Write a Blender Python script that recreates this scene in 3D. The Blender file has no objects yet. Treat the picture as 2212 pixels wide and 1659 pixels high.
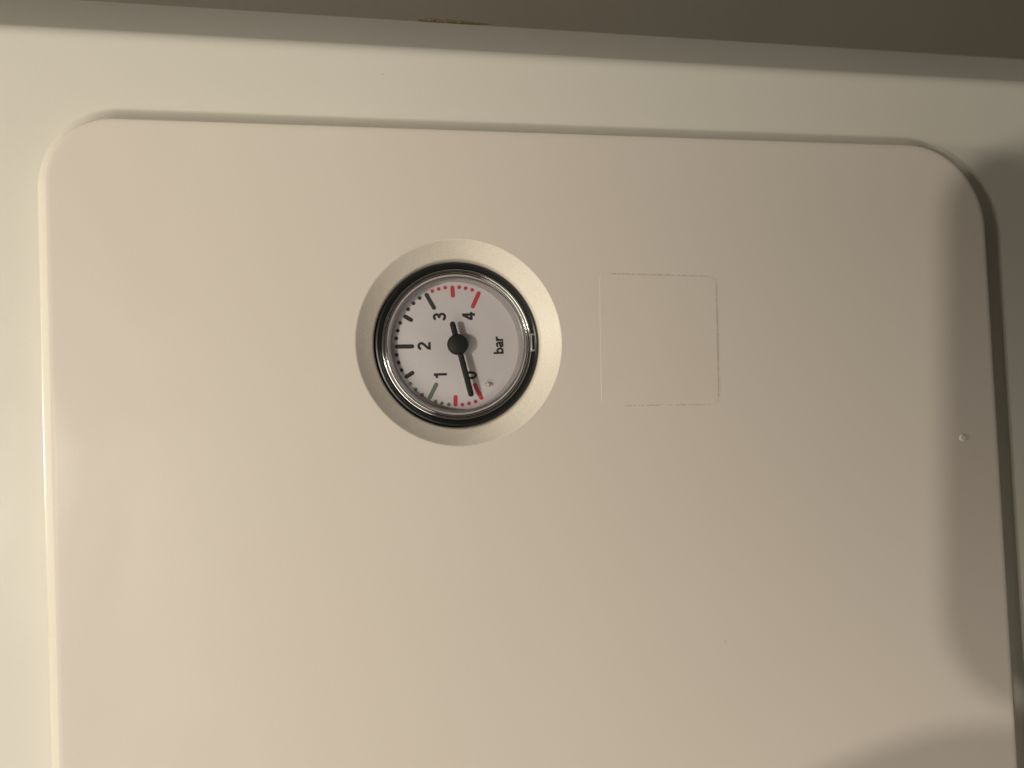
import bpy, bmesh, math, random
from mathutils import Vector, Matrix

# ------------------------------------------------------------------ frame
# Plane coordinates of the boiler front: p = down the boiler, q = towards the viewer's left, d = into the wall.
# World: X right, Y into the wall, Z up.  Z0 is the height of the boiler front above the floor.
Z0 = 1.40
def W(p, q, d=0.0):
    return Vector((-q, d, Z0 - p))
def WD(v):
    return Vector((-v[1], v[2], -v[0]))
R = math.radians
sc = bpy.context.scene
C = sc.collection

# ------------------------------------------------------------------ camera
cd = bpy.data.cameras.new('Camera')
cam = bpy.data.objects.new('Camera', cd); C.objects.link(cam)
r0 = WD((0.97756637, 0.04189582, -0.20641883))
r1 = WD((-0.03493731, 0.99869533, 0.03724280))
r2 = WD((0.20770984, -0.02919559, 0.97775469))
m = Matrix.Identity(4)
for i in range(3):
    m[i][0] = r0[i]; m[i][1] = -r1[i]; m[i][2] = -r2[i]
cpos = W(-0.03967569, 0.00557680, -0.18676581)
m.translation = cpos
cam.matrix_world = m
cd.sensor_width = 36.0
cd.lens = 36.0 * 1661 / 2212
cd.clip_start = 0.004; cd.clip_end = 50
cd.dof.use_dof = True
cd.dof.focus_distance = 0.193
cd.dof.aperture_fstop = 11.0
sc.camera = cam

# ------------------------------------------------------------------ world and lamps
world = bpy.data.worlds.new('World'); sc.world = world
world.use_nodes = True
bg = world.node_tree.nodes['Background']
bg.inputs['Color'].default_value = (1.0, 0.89, 0.76, 1)
bg.inputs['Strength'].default_value = 0.072

def lamp(name, kind, loc, energy, color, aim=None, **kw):
    l = bpy.data.lights.new(name, kind); l.energy = energy; l.color = color
    for k, v in kw.items(): setattr(l, k, v)
    o = bpy.data.objects.new(name, l); C.objects.link(o); o.location = loc
    if aim is not None:
        o.rotation_euler = (Vector(aim) - Vector(loc)).to_track_quat('-Z', 'Y').to_euler()
    return o
KEY = W(-0.288, 0.029, -0.43)
lamp('key_lamp', 'POINT', KEY, 3.75, (0.985, 0.93, 0.80), shadow_soft_size=0.0055)
lamp('room_lamp', 'AREA', W(-0.42, 0.37, -0.80), 4.3, (0.985, 0.93, 0.81), aim=W(0.0, 0.02, 0.0), shape='DISK', size=0.70)

lamp('ceiling_lamp', 'AREA', W(-1.45, 0.04, -0.25), 8.3, (0.985, 0.93, 0.79), aim=W(0.0, 0.0, 0.0), shape='DISK', size=0.14)

sc.view_settings.view_transform = 'Standard'
sc.view_settings.look = 'None'
sc.view_settings.exposure = 0.04
sc.view_settings.gamma = 1.0
sc.view_settings.use_curve_mapping = False
sc.render.engine = 'CYCLES'
sc.cycles.max_bounces = 10
sc.cycles.transparent_max_bounces = 12

# ------------------------------------------------------------------ materials
def mat(name, col, rough=0.4, metal=0.0, spec=0.5, bump=None, mottle=None, specks=None, coat=0.0, grain=None, smear=None):
    M = bpy.data.materials.new(name); M.use_nodes = True
    nt = M.node_tree; b = nt.nodes['Principled BSDF']
    b.inputs['Roughness'].default_value = rough
    b.inputs['Metallic'].default_value = metal
    b.inputs['Specular IOR Level'].default_value = spec
    b.inputs['Coat Weight'].default_value = coat
    tc = nt.nodes.new('ShaderNodeTexCoord')
    base = nt.nodes.new('ShaderNodeRGB'); base.outputs[0].default_value = (*col, 1)
    out = base.outputs[0]
    if mottle:                       # (scale, amount): slow uneven yellowing
        n = nt.nodes.new('ShaderNodeTexNoise'); n.inputs['Scale'].default_value = mottle[0]
        n.inputs['Detail'].default_value = 5; n.inputs['Roughness'].default_value = 0.6
        nt.links.new(tc.outputs['Object'], n.inputs['Vector'])
        r = nt.nodes.new('ShaderNodeMapRange')
        r.inputs[1].default_value = 0.3; r.inputs[2].default_value = 0.7
        r.inputs[3].default_value = 0; r.inputs[4].default_value = mottle[1]
        nt.links.new(n.outputs['Fac'], r.inputs[0])
        mx = nt.nodes.new('ShaderNodeMix'); mx.data_type = 'RGBA'
        mx.inputs[7].default_value = (col[0]*0.86, col[1]*0.78, col[2]*0.66, 1)
        nt.links.new(r.outputs[0], mx.inputs[0]); nt.links.new(out, mx.inputs[6]); out = mx.outputs[2]
    if specks:                       # (cells per metre, radius, chance): sparse grime specks
        v = nt.nodes.new('ShaderNodeTexVoronoi'); v.inputs['Scale'].default_value = specks[0]
        nt.links.new(tc.outputs['Object'], v.inputs['Vector'])
        a = nt.nodes.new('ShaderNodeMath'); a.operation = 'LESS_THAN'; a.inputs[1].default_value = specks[1]
        nt.links.new(v.outputs['Distance'], a.inputs[0])
        sp = nt.nodes.new('ShaderNodeSeparateColor'); nt.links.new(v.outputs['Color'], sp.inputs[0])
        g = nt.nodes.new('ShaderNodeMath'); g.operation = 'LESS_THAN'; g.inputs[1].default_value = specks[2]
        nt.links.new(sp.outputs[0], g.inputs[0])
        mu = nt.nodes.new('ShaderNodeMath'); mu.operation = 'MULTIPLY'
        nt.links.new(a.outputs[0], mu.inputs[0]); nt.links.new(g.outputs[0], mu.inputs[1])
        mu2 = nt.nodes.new('ShaderNodeMath'); mu2.operation = 'MULTIPLY'; mu2.inputs[1].default_value = 0.28
        nt.links.new(mu.outputs[0], mu2.inputs[0])
        mx = nt.nodes.new('ShaderNodeMix'); mx.data_type = 'RGBA'
        mx.inputs[7].default_value = (0.20, 0.16, 0.12, 1)
        nt.links.new(mu2.outputs[0], mx.inputs[0]); nt.links.new(out, mx.inputs[6]); out = mx.outputs[2]
    if grain:                        # (scale, amount): fine moulded grain in the colour
        n = nt.nodes.new('ShaderNodeTexNoise'); n.inputs['Scale'].default_value = grain[0]
        n.inputs['Detail'].default_value = 2
        nt.links.new(tc.outputs['Object'], n.inputs['Vector'])
        r = nt.nodes.new('ShaderNodeMapRange'); r.inputs[1].default_value = 0.3; r.inputs[2].default_value = 0.7
        r.inputs[3].default_value = 1-grain[1]; r.inputs[4].default_value = 1+grain[1]
        nt.links.new(n.outputs['Fac'], r.inputs[0])
        vm = nt.nodes.new('ShaderNodeVectorMath'); vm.operation = 'SCALE'
        nt.links.new(out, vm.inputs[0]); nt.links.new(r.outputs[0], vm.inputs['Scale']); out = vm.outputs[0]
    if smear:                        # (scale, amount): wiped patches of different gloss
        n = nt.nodes.new('ShaderNodeTexNoise'); n.inputs['Scale'].default_value = smear[0]
        n.inputs['Detail'].default_value = 4; n.inputs['Distortion'].default_value = 1.2
        mp = nt.nodes.new('ShaderNodeMapping'); mp.inputs['Scale'].default_value = (1.0, 1.0, 2.2)
        nt.links.new(tc.outputs['Object'], mp.inputs['Vector']); nt.links.new(mp.outputs[0], n.inputs['Vector'])
        r = nt.nodes.new('ShaderNodeMapRange'); r.inputs[1].default_value = 0.35; r.inputs[2].default_value = 0.65
        r.inputs[3].default_value = rough-smear[1]; r.inputs[4].default_value = rough+smear[1]
        nt.links.new(n.outputs['Fac'], r.inputs[0]); nt.links.new(r.outputs[0], b.inputs['Roughness'])
    nt.links.new(out, b.inputs['Base Color'])
    if bump:                         # (scale, strength, distance)
        n = nt.nodes.new('ShaderNodeTexNoise'); n.inputs['Scale'].default_value = bump[0]
        n.inputs['Detail'].default_value = 3
        nt.links.new(tc.outputs['Object'], n.inputs['Vector'])
        bp = nt.nodes.new('ShaderNodeBump'); bp.inputs['Strength'].default_value = bump[1]
        bp.inputs['Distance'].default_value = bump[2]
        nt.links.new(n.outputs['Fac'], bp.inputs['Height']); nt.links.new(bp.outputs[0], b.inputs['Normal'])
    return M

def clear_mat(name, tint, ior, rough, haze=0.0):
    M = bpy.data.materials.new(name); M.use_nodes = True
    nt = M.node_tree; nt.nodes.remove(nt.nodes['Principled BSDF'])
    o = nt.nodes['Material Output']
    t = nt.nodes.new('ShaderNodeBsdfTransparent'); t.inputs[0].default_value = (*tint, 1)
    g = nt.nodes.new('ShaderNodeBsdfGlossy'); g.inputs['Roughness'].default_value = rough
    f = nt.nodes.new('ShaderNodeFresnel'); f.inputs[0].default_value = ior
    mx = nt.nodes.new('ShaderNodeMixShader')
    nt.links.new(f.outputs[0], mx.inputs[0]); nt.links.new(t.outputs[0], mx.inputs[1]); nt.links.new(g.outputs[0], mx.inputs[2])
    res = mx
    if haze:
        df = nt.nodes.new('ShaderNodeBsdfDiffuse'); df.inputs[0].default_value = (0.62, 0.57, 0.54, 1)
        m2 = nt.nodes.new('ShaderNodeMixShader'); m2.inputs[0].default_value = haze
        nt.links.new(mx.outputs[0], m2.inputs[1]); nt.links.new(df.outputs[0], m2.inputs[2]); res = m2
    nt.links.new(res.outputs[0], o.inputs['Surface'])
    return M

PLASTIC = mat('panel_plastic', (0.69, 0.616, 0.543), 0.42, spec=0.20, bump=(900, 0.025, 0.0004), mottle=(9, 0.10), specks=(100, 0.026, 0.10), grain=(2600, 0.022), smear=(14, 0.13))
ENAMEL = mat('casing_enamel', (0.685, 0.642, 0.567), 0.40, spec=0.27, bump=(500, 0.05, 0.0006), mottle=(7, 0.10), specks=(90, 0.026, 0.10), grain=(2600, 0.022), smear=(11, 0.08))
GLOSS = mat('surround_enamel', (0.70, 0.655, 0.575), 0.22, spec=0.5, bump=(120, 0.06, 0.0006), mottle=(30, 0.3), specks=(140, 0.05, 0.12), grain=(2600, 0.022))
COLLAR = mat('collar_plastic', (0.77, 0.70, 0.605), 0.5, bump=(1400, 0.06, 0.0004), mottle=(60, 0.2), specks=(160, 0.03, 0.10), grain=(1800, 0.05))
DIAL = mat('dial_print', (0.65, 0.605, 0.62), 0.55, bump=(4000, 0.05, 0.0001), mottle=(120, 0.1), grain=(2500, 0.04))
BLACKINK = mat('black_ink', (0.022, 0.018, 0.024), 0.6)
DARKINK = mat('dark_green_ink', (0.035, 0.04, 0.034), 0.6)
GREENINK = mat('green_ink', (0.125, 0.175, 0.12), 0.6)
REDINK = mat('red_ink', (0.53, 0.048, 0.066), 0.6)
NEEDLE = mat('needle_plastic', (0.016, 0.018, 0.016), 0.55, spec=0.3, bump=(3000, 0.2, 0.0001))
CHROME = mat('bezel_chrome', (0.62, 0.60, 0.58), 0.10, metal=1.0, bump=(1500, 0.06, 0.0002))
RUBBER = mat('black_ring', (0.012, 0.013, 0.014), 0.30, bump=(1200, 0.1, 0.0003))
SLOTM = mat('slot_metal', (0.45, 0.43, 0.41), 0.35, metal=0.6)
RIM = mat('rim_plastic', (0.48, 0.45, 0.44), 0.22, spec=0.7, bump=(700, 0.1, 0.0003))
LENS = clear_mat('clear_lens', (0.97, 0.965, 0.96), 1.40, 0.03)
FILM = mat('sticker_film', (0.70, 0.625, 0.55), 0.36, bump=(700, 0.04, 0.0003), mottle=(40, 0.15), grain=(2600, 0.022))
GRIME = mat('grime', (0.53, 0.46, 0.37), 0.8)
PAINTDROP = mat('paint_drop', (0.74, 0.69, 0.60), 0.25)
RUST = mat('dried_sealant', (0.18, 0.125, 0.055), 0.8, bump=(900, 0.6, 0.001))
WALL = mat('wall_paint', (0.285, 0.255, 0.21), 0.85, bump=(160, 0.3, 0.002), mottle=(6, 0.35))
PHONE = mat('phone_shell', (0.03, 0.03, 0.034), 0.3)
GLASSDARK = mat('phone_glass', (0.01, 0.01, 0.012), 0.06)
SKIN = mat('skin', (0.55, 0.33, 0.24), 0.55, bump=(700, 0.2, 0.0004))
PINMAT = mat('pin_plastic', (0.68, 0.63, 0.61), 0.06, spec=0.9)

# ------------------------------------------------------------------ helpers
def link(name, me, material, parent=None, loc=None):
    o = bpy.data.objects.new(name, me); C.objects.link(o)
    if material and not me.materials: me.materials.append(material)
    if parent is not None: o.parent = parent
    if loc is not None: o.location = loc
    return o
def tag(o, label=None, cat=None, group=None, kind=None):
    if label: o['label'] = label
    if cat: o['category'] = cat
    if group: o['group'] = group
    if kind: o['kind'] = kind
    return o
def empty(name, loc):
    o = bpy.data.objects.new(name, None); C.objects.link(o); o.location = loc; o.empty_display_size = 0.01
    return o
def mesh(name, verts, faces, smooth=35):
    me = bpy.data.meshes.new(name); me.from_pydata([tuple(v) for v in verts], [], faces)
    bm = bmesh.new(); bm.from_mesh(me); bmesh.ops.remove_doubles(bm, verts=bm.verts, dist=1e-7)
    bmesh.ops.recalc_face_normals(bm, faces=bm.faces); bm.to_mesh(me); bm.free()
    if smooth:
        me.shade_smooth(); me.set_sharp_from_angle(angle=R(smooth))
    return me
def lathe(name, prof, seg=160, closed=False, smooth=35):
    """profile of (radius, y) turned about the local Y axis"""
    v = []; f = []; n = len(prof)
    for k in range(seg):
        a = 2*math.pi*k/seg
        for r, y in prof: v.append((r*math.cos(a), y, r*math.sin(a)))
    for k in range(seg):
        k2 = (k+1) % seg
        for i in range(n if closed else n-1):
            j = (i+1) % n
            f.append((k*n+i, k*n+j, k2*n+j, k2*n+i))
    return mesh(name, v, f, smooth)
def prism(name, outline, y0, y1, bevel=0.0, seg=2, smooth=35):
    """closed outline of local (x, z) points extruded from y0 (front, towards the viewer) to y1, front edge rounded"""
    n = len(outline); rings = []
    cx = sum(p[0] for p in outline)/n; cz = sum(p[1] for p in outline)/n
    def ring(ins, y):
        out = []
        for i in range(n):
            ax, az = outline[i-1]; bx, bz = outline[i]; ex, ez = outline[(i+1) % n]
            tx, tz = ex-ax, ez-az; l = math.hypot(tx, tz) or 1
            nx, nz = -tz/l, tx/l
            if nx*(cx-bx)+nz*(cz-bz) < 0: nx, nz = -nx, -nz
            out.append((bx+nx*ins, y, bz+nz*ins))
        return out
    rings.append(ring(0, y1))
    if bevel:
        for k in range(seg+1):
            a = math.pi/2*k/seg
            rings.append(ring(bevel*(1-math.cos(a)), y0+bevel*(1-math.sin(a))))
    else: rings.append(ring(0, y0))
    v = [p for r_ in rings for p in r_]; f = []
    for k in range(len(rings)-1):
        for i in range(n):
            j = (i+1) % n
            f.append((k*n+i, k*n+j, (k+1)*n+j, (k+1)*n+i))
    f.append(tuple(range((len(rings)-1)*n, len(rings)*n))); f.append(tuple(range(n))[::-1])
    return mesh(name, v, f, smooth)
def capsule(r_in, r_out, w, ang, seg=6):
    """outline of a round-ended bar lying along the direction ang (clockwise from up)"""
    ux, uz = math.sin(ang), math.cos(ang); sx, sz = math.cos(ang), -math.sin(ang)
    pts = []
    for c, s in ((r_out-w/2, 0), (r_in+w/2, math.pi)):
        for k in range(seg+1):
            t = s - math.pi/2 + math.pi*k/seg
            a, b = c + math.cos(t)*w/2, math.sin(t)*w/2
            pts.append((ux*a+sx*b, uz*a+sz*b))
    return pts
def rrect(x0, x1, z0, z1, rad, seg=10):
    """rounded rectangle; rad is one radius or four (x1z1, x0z1, x0z0, x1z0)"""
    if not isinstance(rad, (tuple, list)): rad = (rad,)*4
    pts = []
    for (cx, cz, s, r_) in ((x1, z1, 0, rad[0]), (x0, z1, 90, rad[1]), (x0, z0, 180, rad[2]), (x1, z0, 270, rad[3])):
        ox = cx - r_ if cx == x1 else cx + r_; oz = cz - r_ if cz == z1 else cz + r_
        for k in range(seg+1):
            a = R(s + 90*k/seg); pts.append((ox+r_*math.cos(a), oz+r_*math.sin(a)))
    return pts

# ------------------------------------------------------------------ setting: the wall behind
DC = 0.005                       # casing front lies this far behind the panel face
DW = 0.45
w = bpy.data.meshes.new('wall')
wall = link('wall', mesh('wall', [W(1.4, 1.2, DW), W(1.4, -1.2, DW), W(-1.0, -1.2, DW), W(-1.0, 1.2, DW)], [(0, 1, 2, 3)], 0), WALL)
tag(wall, 'beige painted wall behind the boiler, in shade', 'wall', kind='structure')

# ------------------------------------------------------------------ boiler
GP, GQ = -0.01227, -0.01070      # gauge centre
RING = 0.0256                    # recess radius at the panel face
boiler = empty('boiler', W(0.30, 0.10, DC))
tag(boiler, 'cream white wall-hung boiler with a raised rounded control panel', 'boiler')
BO = boiler.location.copy()
def L(p, q, d): return W(p, q, d) - BO


# raised control panel with a round opening for the gauge, bevelled outwards to the casing
PL, PR, QT, QB = -0.10416, 0.14104, -0.06339, 0.175
RTL, RTR = 0.0150, 0.0235
def panel_sdf(p, q):
    rad = (RTL if p < 0.02 else RTR) if q < 0.06 else 0.018
    cx, cq = (PL+PR)/2, (QT+QB)/2; hx, hq = (PR-PL)/2, (QB-QT)/2
    dx, dq = abs(p-cx)-hx+rad, abs(q-cq)-hq+rad
    return math.hypot(max(dx, 0), max(dq, 0)) + min(max(dx, dq), 0) - rad
def panel_outline(N=1000):
    out = []; nor = []; e = 1e-6
    for k in range(N):
        a = 2*math.pi*k/N; ca, sa = math.cos(a), math.sin(a)
        lo, hi = 0.0, 0.4
        for _ in range(46):
            md = (lo+hi)/2
            if panel_sdf(GP+ca*md, GQ+sa*md) < 0: lo = md
            else: hi = md
        out.append((GP+ca*lo, GQ+sa*lo))
    for p, q in out:
        gx = (panel_sdf(p+e, q)-panel_sdf(p-e, q)); gq = (panel_sdf(p, q+e)-panel_sdf(p, q-e)); l = math.hypot(gx, gq)
        nor.append((gx/l, gq/l))
    return out, nor
POUT, PNOR = panel_outline()
def pwidth(nx, nq):                                  # run-out to the casing: wider towards the bottom
    up, dn, sd = max(-nx, 0)**2, max(nx, 0)**2, nq*nq
    return 0.0032*up + 0.0102*dn + 0.0044*sd
def make_panel():
    N = len(POUT); r_e = 0.0003
    hole = [(GP+RING*math.cos(2*math.pi*k/N), GQ+RING*math.sin(2*math.pi*k/N)) for k in range(N)]
    rings = [[L(p, q, 0) for p, q in hole], [L(GP+(p-GP)*1.03, GQ+(q-GQ)*1.03, 0) for p, q in hole]]
    rings.append([L(p-nx*0.0012, q-nq*0.0012, 0) for (p, q), (nx, nq) in zip(POUT, PNOR)])
    rings.append([L(p-nx*r_e, q-nq*r_e, 0) for (p, q), (nx, nq) in zip(POUT, PNOR)])
    # flare out to the casing; along the bottom the panel stands clear of an open gap under the casing sheet
    M_ = 18
    def flare(t, ex):
        return 0.00012 + (DC-0.00012)*(1-max(0.0, 1-t)**ex)
    W_ = 0.0102
    gap = [(0.0, 0.00012), (0.0002, 0.0008), (0.0003, 0.003), (0.0003, 0.007), (0.0003, 0.012), (0.0003, 0.024), (0.003, 0.026), (0.008, 0.026),
           (0.016, 0.026), (0.019, 0.024), (0.020, 0.020), (0.020, 0.014), (0.0195, 0.009), (0.018, 0.0073), (0.014, 0.0068), (W_+0.0006, 0.0066),
           (W_+0.0001, 0.0062), (W_, 0.0056), (W_+0.0002, DC)]
    for k in range(M_+1):
        ring = []; t = k/M_
        for (p, q), (nx, nq) in zip(POUT, PNOR):
            g = max(0.0, min(1.0, (nx-0.22)/0.62)); g = g*g*(3-2*g)
            up = max(-nx, 0)**2
            und = max(0.0, min(1.0, (nx-0.80)/0.19)); und = und*und*(3-2*und)
            go = min(gap[k][0], W_) + max(0.0, gap[k][0]-W_)*und
            o = pwidth(nx, nq)*t*(1-g) + go*pwidth(nx, nq)/W_*g
            d = flare(t, 1.7-0.45*up)*(1-g) + gap[k][1]*g
            ring.append(L(p+nx*o, q+nq*o, d - (0.00004 if k == M_ else 0)))
        rings.append(ring)
    def skin(rs, name, ang):
        v = [p for r_ in rs for p in r_]; f = []
        for k in range(len(rs)-1):
            for i in range(N):
                j = (i+1) % N; f.append((k*N+i, k*N+j, (k+1)*N+j, (k+1)*N+i))
        return mesh(name, v, f, ang)
    return skin(rings[:6], 'control_panel', 32), skin(rings[5:], 'panel_surround', 40)
panel_me, surround_me = make_panel()
panel = link('control_panel', panel_me, PLASTIC, boiler)
surround = link('panel_surround', surround_me, GLOSS, boiler)
surround['label'] = 'sloping cream surround with a dark gap along the lower edge'
panel['label'] = 'raised cream plastic control panel with rounded corners'

# casing: front sheet around the panel, with softly turned edges
def make_casing():
    P0, P1, Q0, Q1 = -0.36, 0.30, -0.0856, 0.31     # flat front; the edge along Q0 is the one in view
    prof = []                                        # (outset from the flat, depth)
    rr = 0.0048; th = R(50); x0 = rr*math.tan(th/2)
    for k in range(9):                               # soft roll-over
        t = th*k/8; prof.append((rr*math.sin(t) - x0, DC + rr*(1-math.cos(t))))
    x, d = prof[-1]; L1 = 0.0262                     # long sloping return
    x += L1*math.cos(th); d += L1*math.sin(th); prof.append((x, d))
    r2_ = 0.0012
    for k in range(1, 7):
        t = th + (R(90)-th)*k/6
        prof.append((x + r2_*(math.sin(t)-math.sin(th)), d + r2_*(math.cos(th)-math.cos(t))))
    x, d = prof[-1]; prof.append((x, 0.075)); prof.append((x, DW-0.004))
    N = len(POUT); v = []; f = []
    inr = 0.010
    def sdf(p, q):
        cx, cq = (P0+P1)/2, (Q0+Q1)/2; hx, hq = (P1-P0)/2, (Q1-Q0)/2
        dx, dq = abs(p-cx)-hx+inr, abs(q-cq)-hq+inr
        return math.hypot(max(dx, 0), max(dq, 0)) + min(max(dx, dq), 0) - inr
    base = []; nor = []; e = 1e-6
    for k in range(N):
        a = 2*math.pi*k/N; ca, sa = math.cos(a), math.sin(a); lo, hi = 0.0, 0.8
        for _ in range(46):
            md = (lo+hi)/2
            if sdf(GP+ca*md, GQ+sa*md) < 0: lo = md
            else: hi = md
        p, q = GP+ca*lo, GQ+sa*lo; base.append((p, q))
        gx = sdf(p+e, q)-sdf(p-e, q); gq = sdf(p, q+e)-sdf(p, q-e); l = math.hypot(gx, gq); nor.append((gx/l, gq/l))
    rings = [[L(p+nx*(pwidth(nx, nq)-0.0002), q+nq*(pwidth(nx, nq)-0.0002), DC) for (p, q), (nx, nq) in zip(POUT, PNOR)]]
    rings.append([L(p-nx*(x0+0.0012), q-nq*(x0+0.0012), DC) for (p, q), (nx, nq) in zip(base, nor)])
    for o, d in prof: rings.append([L(p+nx*o, q+nq*o, d) for (p, q), (nx, nq) in zip(base, nor)])
    for r_ in rings: v += r_
    for k in range(len(rings)-1):
        for i in range(N):
            j = (i+1) % N; f.append((k*N+i, k*N+j, (k+1)*N+j, (k+1)*N+i))
    return mesh('casing', v, f, 40)
casing = link('casing', make_casing(), ENAMEL, boiler)
casing['label'] = 'cream enamelled outer casing with rolled edge'

# funnel-shaped collar of the gauge opening (part of the panel)
RB = 0.0203                      # bezel radius
DB = 0.0052                      # depth of the bezel front
collar = link('gauge_recess', lathe('gauge_recess', [
    (RING, 0.0), (RING-0.00025, 0.0001), (RING-0.0004, 0.0003),
    (0.0217, 0.0034), (0.02145, 0.00362), (0.0213, 0.0039), (0.0212, 0.0045), (0.0210, DB+0.0003), (RB+0.00062, DB+0.0011), (RB+0.00055, DB+0.0045), (RB+0.0002, DB+0.006), (0.0, DB+0.006)], 200),
    COLLAR, panel, L(GP, GQ, 0))
collar['label'] = 'cream conical recess around the gauge'

# dried brown sealant squeezed out along the casing side
def make_sealant():
    rnd = random.Random(4); v = []; f = []; n = 40; mseg = 8
    for i in range(n+1):
        t = i/n; p = -0.0165 + 0.0215*t
        r_ = 0.0005*math.sin(math.pi*min(1, t*1.03+0.02))**0.5*(0.75+0.5*rnd.random())*(1.15-0.6*t) + 0.00006
        for k in range(mseg):
            a = 2*math.pi*k/mseg
            v.append(L(p, -0.1065 + r_*0.8*math.cos(a), 0.031 + r_*1.6*math.sin(a)))
    for i in range(n):
        for k in range(mseg):
            k2 = (k+1) % mseg; f.append((i*mseg+k, i*mseg+k2, (i+1)*mseg+k2, (i+1)*mseg+k))
    f.append(tuple(range(mseg))); f.append(tuple(range(n*mseg, (n+1)*mseg)))
    return mesh('sealant_bead', v, f, 60)
link('sealant_bead', make_sealant(), RUST, boiler)['label'] = 'dried brown sealant along the casing edge'

# ------------------------------------------------------------------ pressure gauge
gauge = empty('pressure_gauge', W(GP, GQ, DB))
tag(gauge, 'round chrome-rimmed pressure gauge in bar, needle near zero, set in the panel', 'gauge')
DD = 0.0052                      # dial face behind the bezel front (local y)
# dark funnel-shaped seal ring
link('seal_ring', lathe('seal_ring', [(RB+0.0006, 0.0045), (RB+0.00055, 0.0006), (RB+0.0003, 0.0001), (RB-0.0001, 0.0), (RB-0.0004, 0.0003), (0.0191, 0.0011), (0.0190, 0.0045)], 200, True), RUBBER, gauge)
# chrome bezel bead inside it
def bead(r_i, r_o, y0, h, n=14):
    pts = []
    for k in range(n+1):
        a = math.pi*k/n
        pts.append(((r_i+r_o)/2 - math.cos(a)*(r_o-r_i)/2, y0 - math.sin(a)*h))
    return pts
bez = link('bezel', lathe('bezel', [(0.0177, 0.0030)] + bead(0.0177, 0.0184, 0.0009, 0.0005) + bead(0.0184, 0.0192, 0.0008, 0.0004) + [(0.0192, 0.0040)], 200), CHROME, gauge)
# slot in the ring, towards the bottom
slot = link('slot_frame', prism('slot_frame', rrect(-0.0023, 0.0023, -0.00062, 0.00062, 0.0001, 3), -0.00030, 0.0009, 0.00006), SLOTM, bez, (0, 0.0005, -0.0195))
link('slot', prism('slot', rrect(-0.0018, 0.0018, -0.00030, 0.00030, 0.00005, 3), -0.00036, 0.0004), RUBBER, slot)
# stepped lens rim and clear lens
link('lens_rim', lathe('lens_rim', [(0.0179, 0.0030), (0.0179, 0.0012), (0.0177, 0.0009), (0.01745, 0.00095), (0.0173, 0.0013),
    (0.0171, 0.0014), (0.0169, 0.0020), (0.0167, 0.0022), (0.0166, DD)], 200), RIM, gauge)
link('lens', lathe('lens', [(0.01740, 0.00092), (0.01715, 0.0002), (0.0166, -0.00035), (0.0162, -0.0005), (0.0100, -0.0005), (0.0, -0.0005)], 128), LENS, gauge)
# dial
dial = link('dial', lathe('dial', [(0.0, DD), (0.0160, DD), (0.0168, DD), (0.0168, DD+0.0006)], 128), DIAL, gauge)
dial.location = (0, 0, 0)
DROT = R(0.7)
yt0, yt1 = DD-0.00006, DD+0.0001
TICKS = [(-115.0, 10.75, 15.6, REDINK), (-88.3, 12.7, 15.7, REDINK), (-61.9, 10.7, 15.45, GREENINK), (-31.0, 12.65, 15.5, BLACKINK),
         (0, 10.65, 15.6, BLACKINK), (31.0, 12.65, 15.45, BLACKINK), (61.6, 10.7, 15.6, DARKINK), (88.4, 12.5, 15.7, REDINK), (115.2, 10.75, 15.65, REDINK)]
for a, ri, ro, ink in TICKS:
    link('tick', prism('tick', capsule(ri*1e-3, ro*1e-3, 0.00108, R(a)+DROT), yt0, yt1), ink, dial)
DOTA = [(-108.3, 'r'), (-101.6, 'r'), (-95.0, 'r'), (-81.8, 'g'), (-75.0, 'g'), (-68.6, 'g'), (-54.3, 'g'), (-46.2, 'g'), (-38.8, 'k'),
        (-23.3, 'k'), (-15.6, 'k'), (-8.0, 'k'), (7.8, 'k'), (15.4, 'k'), (23.2, 'k'), (38.5, 'k'), (46.3, 'k'), (54.2, 'k'),
        (68.3, 'r'), (74.9, 'r'), (81.4, 'r'), (95.0, 'r'), (101.4, 'r'), (108.0, 'r')]
INK = {'r': REDINK, 'g': GREENINK, 'k': DARKINK}
dotm = {}
for a, kx in DOTA:
    t = R(a)+DROT; rr = 0.0153
    if kx not in dotm:
        dotm[kx] = prism('dot', [(0.00050*math.cos(2*math.pi*k/16), 0.00050*math.sin(2*math.pi*k/16)) for k in range(16)], -0.00006, 0.0001)
    link('dot', dotm[kx], INK[kx], dial, (rr*math.sin(t), DD, rr*math.cos(t)))
# numerals and the unit, printed black: bold strokes
def arc(cx, cz, rx, rz, a0, a1, n=14):
    return [(cx+rx*math.cos(R(a0+(a1-a0)*k/n)), cz+rz*math.sin(R(a0+(a1-a0)*k/n))) for k in range(n+1)]
GLYPH = {
    '0': [arc(.31, .5, .215, .41, 90, 450, 28)],
    '1': [[(.36, 0), (.36, 1.0)], [(.36, .90), (.27, .80), (.10, .735)]],
    '2': [arc(.31, .70, .215, .21, 172, -28, 14) + [(.40, .47), (.19, .26), (.105, .085)], [(.02, .09), (.60, .09)]],
    '3': [arc(.29, .725, .195, .185, 160, -80, 14), arc(.29, .30, .225, .21, 85, -165, 16), [(.20, .53), (.33, .53)]],
    '4': [[(.42, .0), (.42, 1.0)], [(.40, .95), (.07, .33)], [(.0, .29), (.61, .29)]],
    'b': [[(.10, 0), (.10, 1.0)], arc(.33, .355, .20, .265, 150, -150, 18)],
    'a': [arc(.27, .50, .19, .13, 165, 0, 10) + [(.46, .18), (.52, .0)], arc(.25, .20, .165, .12, 45, 330, 16), [(.46, .38), (.34, .335), (.22, .31)]],
    'r': [[(.10, 0), (.10, .72)], arc(.36, .40, .25, .24, 165, 72, 8)],
}
ADV = {'b': .64, 'a': .62, 'r': .42}
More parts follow.
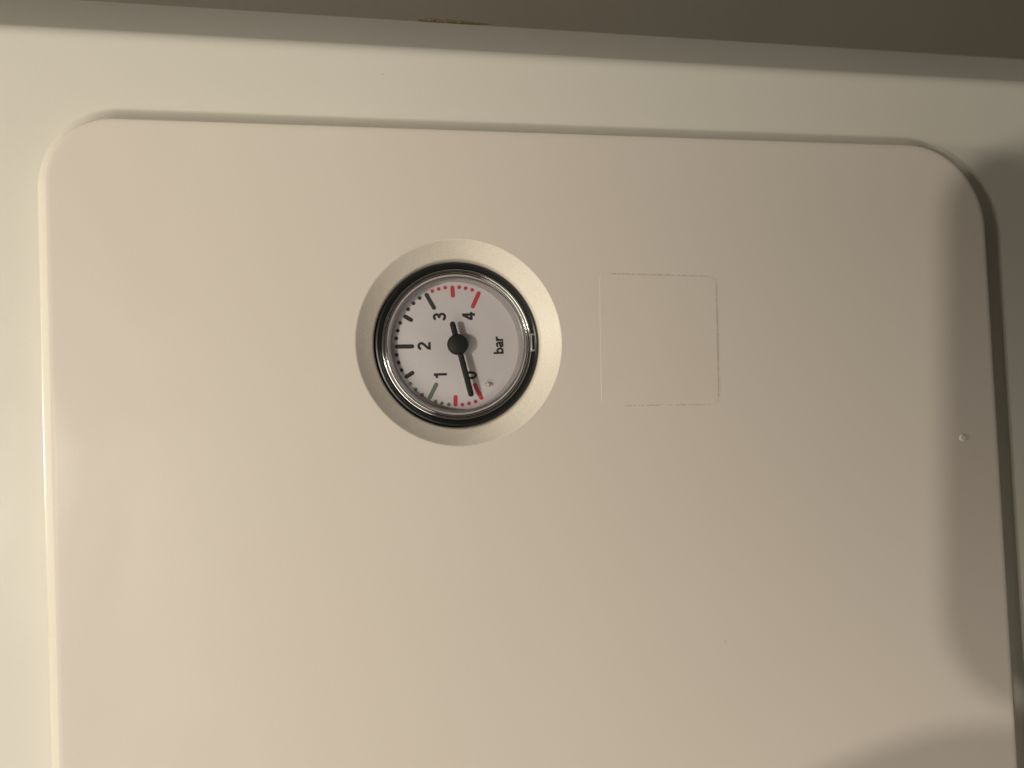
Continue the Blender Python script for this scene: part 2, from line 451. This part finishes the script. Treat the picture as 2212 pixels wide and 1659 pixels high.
def stroke(pts, w, y0, v, f):
    n = len(pts); closed = math.hypot(pts[0][0]-pts[-1][0], pts[0][1]-pts[-1][1]) < 1e-9
    b = len(v)
    for i in range(n):
        A = pts[i-1] if i else (pts[-2] if closed else pts[0]); B = pts[i+1] if i < n-1 else (pts[1] if closed else pts[-1])
        tx, tz = B[0]-A[0], B[1]-A[1]; l = math.hypot(tx, tz); nx, nz = -tz/l*w/2, tx/l*w/2
        x, z = pts[i]
        v += [(x+nx, y0, z+nz), (x-nx, y0, z-nz), (x+nx, 1, z+nz), (x-nx, 1, z-nz)]
    for i in range(n-1):
        p, q = b+4*i, b+4*i+4
        f += [(p, p+1, q+1, q), (p, q, q+2, p+2), (p+1, p+3, q+3, q+1)]
    if not closed:
        e = b+4*(n-1); f += [(b, b+2, b+3, b+1), (e, e+1, e+3, e+2)]
def text_mesh(word, height, x, z, parent, name, weight=0.19):
    v = []; f = []; off = 0.0; k = 0
    for ch in word:
        for st in GLYPH[ch]:
            k += 1
            stroke([(px+off, pz) for px, pz in st], weight, -0.05-0.004*k, v, f)
        off += ADV.get(ch, 0.62)
    xs = [c[0] for c in v]; cx = (min(xs)+max(xs))/2
    out = [((a-cx)*height, (b_*0.0012 if b_ < 0 else 0.0001), (c-0.5)*height) for a, b_, c in v]
    me = bpy.data.meshes.new(name); me.from_pydata(out, [], f); me.update()
    return link(name, me, BLACKINK, parent, (x, DD, z))
for s, p, q in (('0', 3.55, 7.75), ('1', -4.25, 7.6), ('2', -8.15, -0.15), ('3', -3.9, -7.6), ('4', 3.7, -7.65)):
    text_mesh(s, 0.0034, -q*1e-3, -p*1e-3, dial, 'numeral')
text_mesh('bar', 0.0027, -0.0001, -0.01125, dial, 'unit_lettering', 0.195)
# stop pin beside the zero
pin = link('stop_pin', lathe('stop_pin', [(0.0, -0.0026), (0.0002, -0.00256), (0.0004, -0.0024), (0.00052, -0.0021), (0.00055, 0.0), (0.0006, 0.0002)], 24), PINMAT, dial, (-0.01035, DD, -0.0077))
# needle with hub
HY = 0.0005
NA = R(-102.6)
needle = link('needle', prism('needle', capsule(-0.0060, 0.0137, 0.00142, NA), HY, HY+0.0006, 0.00015), NEEDLE, gauge)
hub = link('hub', lathe('hub', [(0.0, HY-0.0007), (0.0021, HY-0.0007), (0.00245, HY-0.0005), (0.0026, HY-0.0001), (0.0027, HY+0.0008), (0.0012, HY+0.0010), (0.0012, DD+0.0002)], 48), NEEDLE, needle)

# ------------------------------------------------------------------ blank clear sticker below the gauge
def make_sticker():
    return prism('sticker', rrect(-0.0166, 0.0170, -0.0161, 0.0161, 0.0018, 6), -0.00004, 0.0, 0.00003, 1)
st = link('sticker', make_sticker(), FILM, None, W(0.0396, -0.0099, -0.00005))
st.rotation_euler = (0, R(1.7), 0)
tag(st, 'square translucent sticker on the panel just below the gauge', 'sticker')
def grime_line(x0, z0, x1, z1, seed, gap):
    rnd = random.Random(seed); v = []; f = []; n = 60; 
    for i in range(n):
        if rnd.random() < gap: continue
        t0, t1 = i/n, (i+0.9)/n; wd = 0.00004+0.00011*rnd.random()
        ax, az = x0+(x1-x0)*t0, z0+(z1-z0)*t0; bx, bz = x0+(x1-x0)*t1, z0+(z1-z0)*t1
        l = math.hypot(x1-x0, z1-z0); nx, nz = -(z1-z0)/l*wd, (x1-x0)/l*wd
        b = len(v)
        for (X, Z) in ((ax-nx, az-nz), (bx-nx, bz-nz), (bx+nx, bz+nz), (ax+nx, az+nz)):
            v.append((X, -0.00003, Z))
        for (X, Z) in ((ax-nx, az-nz), (bx-nx, bz-nz), (bx+nx, bz+nz), (ax+nx, az+nz)):
            v.append((X, 0.00004, Z))
        f += [(b, b+1, b+2, b+3), (b, b+4, b+5, b+1), (b+1, b+5, b+6, b+2), (b+2, b+6, b+7, b+3), (b+3, b+7, b+4, b)]
    return mesh('grime_line', v, f, 0)
for (x0, z0, x1, z1, s, g) in ((0.0172, -0.0140, 0.0172, 0.0130, 1, 0.35), (-0.0145, -0.0163, 0.0150, -0.0163, 2, 0.3), (-0.0168, -0.0150, -0.0168, 0.0120, 3, 0.6)):
    gl = link('grime_line', grime_line(x0, z0, x1, z1, s, g), GRIME, st); gl['kind'] = 'stuff'

# ------------------------------------------------------------------ dried paint drop near the lower edge
def make_drop():
    v = []; f = []; n = 20; rnd = random.Random(8)
    rad = [0.00105*(0.85+0.3*rnd.random()) for _ in range(n)]
    prof = [(1.0, 0.0), (0.92, -0.00014), (0.7, -0.00026), (0.42, -0.0003), (0.18, -0.00022)]
    for s, y in prof:
        for k in range(n):
            a = 2*math.pi*k/n; v.append((rad[k]*s*math.cos(a), y, rad[k]*s*math.sin(a)*1.15))
    for k in range(len(prof)-1):
        for i in range(n):
            j = (i+1) % n; f.append((k*n+i, k*n+j, (k+1)*n+j, (k+1)*n+i))
    f.append(tuple(range((len(prof)-1)*n, len(prof)*n)))
    return mesh('paint_drop', v, f, 60)
dr = link('paint_drop', make_drop(), PAINTDROP, None, W(0.1295, 0.0197, 0.0))
tag(dr, 'tiny dried drop of pale paint on the panel near its lower edge', 'paint drop')

# ------------------------------------------------------------------ the phone taking the picture, and the hand holding it
phone = empty('smartphone', cpos)
tag(phone, 'dark smartphone held in front of the boiler panel, casting a soft shadow', 'phone')
pm = Matrix.Identity(4)          # phone axes follow the camera: local x = image right, y = image down, z = forward
for i in range(3):
    pm[i][0] = r0[i]; pm[i][1] = r2[i]; pm[i][2] = -r1[i]
pm.translation = cpos
phone.matrix_world = pm
# local: x along image right (down the phone), y forward (towards the boiler), z image up
PH0, PH1, PZ0, PZ1 = -0.0152, 0.132, -0.0625, 0.0285
link('phone_body', prism('phone_body', rrect(PH0, PH1, PZ0, PZ1, (0.012, 0.012, 0.017, 0.012), 10), -0.0125, -0.0045, 0.0015, 3), PHONE, phone)
link('screen', prism('screen', rrect(PH0+0.003, PH1-0.003, PZ0+0.003, PZ1-0.003, 0.008, 8), -0.0131, -0.0124), GLASSDARK, phone)
link('camera_bump', prism('camera_bump', rrect(-0.0135, 0.024, -0.016, 0.0255, 0.007, 6), -0.0047, -0.0028, 0.0006, 2), GLASSDARK, phone)

def make_hand():
    """left hand gripping the phone's left side; local axes as for the phone"""
    J = {}
    chain = []
    def c(pts, parent=None):
        chain.append((pts, parent))
    V = []; E = []; Rad = []
    def add(co, r_):
        V.append(co); Rad.append(r_); return len(V)-1
    # root: palm, then wrist and forearm, then five fingers
    palm = add((0.050, -0.034, -0.082), 0.022)
    p2 = add((0.020, -0.030, -0.086), 0.020)
    wr = add((0.095, -0.055, -0.098), 0.021); fa = add((0.160, -0.095, -0.118), 0.027); fb = add((0.260, -0.150, -0.150), 0.032)
    E.extend([(palm, p2), (palm, wr), (wr, fa), (fa, fb)])
    # index finger lies up along the phone's side and past its top edge
    fingers = [
        (p2, [((0.002, -0.020, -0.0725), .0105), ((-0.019, -0.012, -0.0708), .0092), ((-0.039, -0.008, -0.0780), .0082), ((-0.051, -0.006, -0.0850), .0070)]),
        (p2, [((0.016, -0.014, -0.072), .0105), ((0.014, -0.001, -0.064), .0090), ((0.014, 0.004, -0.050), .0080), ((0.014, 0.003, -0.040), .0070)]),
        (palm, [((0.040, -0.014, -0.072), .0105), ((0.036, 0.000, -0.064), .0090), ((0.036, 0.005, -0.050), .0080), ((0.036, 0.004, -0.038), .0070)]),
        (palm, [((0.060, -0.016, -0.072), .0100), ((0.057, -0.001, -0.064), .0085), ((0.057, 0.004, -0.052), .0075), ((0.057, 0.003, -0.043), .0065)]),
        (palm, [((0.046, -0.036, -0.060), .0120), ((0.030, -0.027, -0.048), .0105), ((0.018, -0.024, -0.036), .0090), ((0.011, -0.0225, -0.027), .0075)]),
    ]
    for root, pts in fingers:
        prev = root
        for co, r_ in pts:
            k = add(co, r_); E.append((prev, k)); prev = k
    me = bpy.data.meshes.new('hand'); me.from_pydata(V, E, [])
    o = bpy.data.objects.new('hand_source', me); C.objects.link(o)
    md = o.modifiers.new('skin', 'SKIN'); sub = o.modifiers.new('sub', 'SUBSURF'); sub.levels = 2; sub.render_levels = 2
    sk = me.skin_vertices[0].data
    for i, r_ in enumerate(Rad): sk[i].radius = (r_, r_)
    sk[0].use_root = True
    dg = bpy.context.evaluated_depsgraph_get(); dg.update()
    res = bpy.data.meshes.new_from_object(o.evaluated_get(dg))
    C.objects.unlink(o); bpy.data.objects.remove(o)
    res.shade_smooth(); res.materials.clear()
    return res
hand = link('person', make_hand(), SKIN)
hand.matrix_world = pm
tag(hand, "hand holding the smartphone, index finger along its side", 'person')
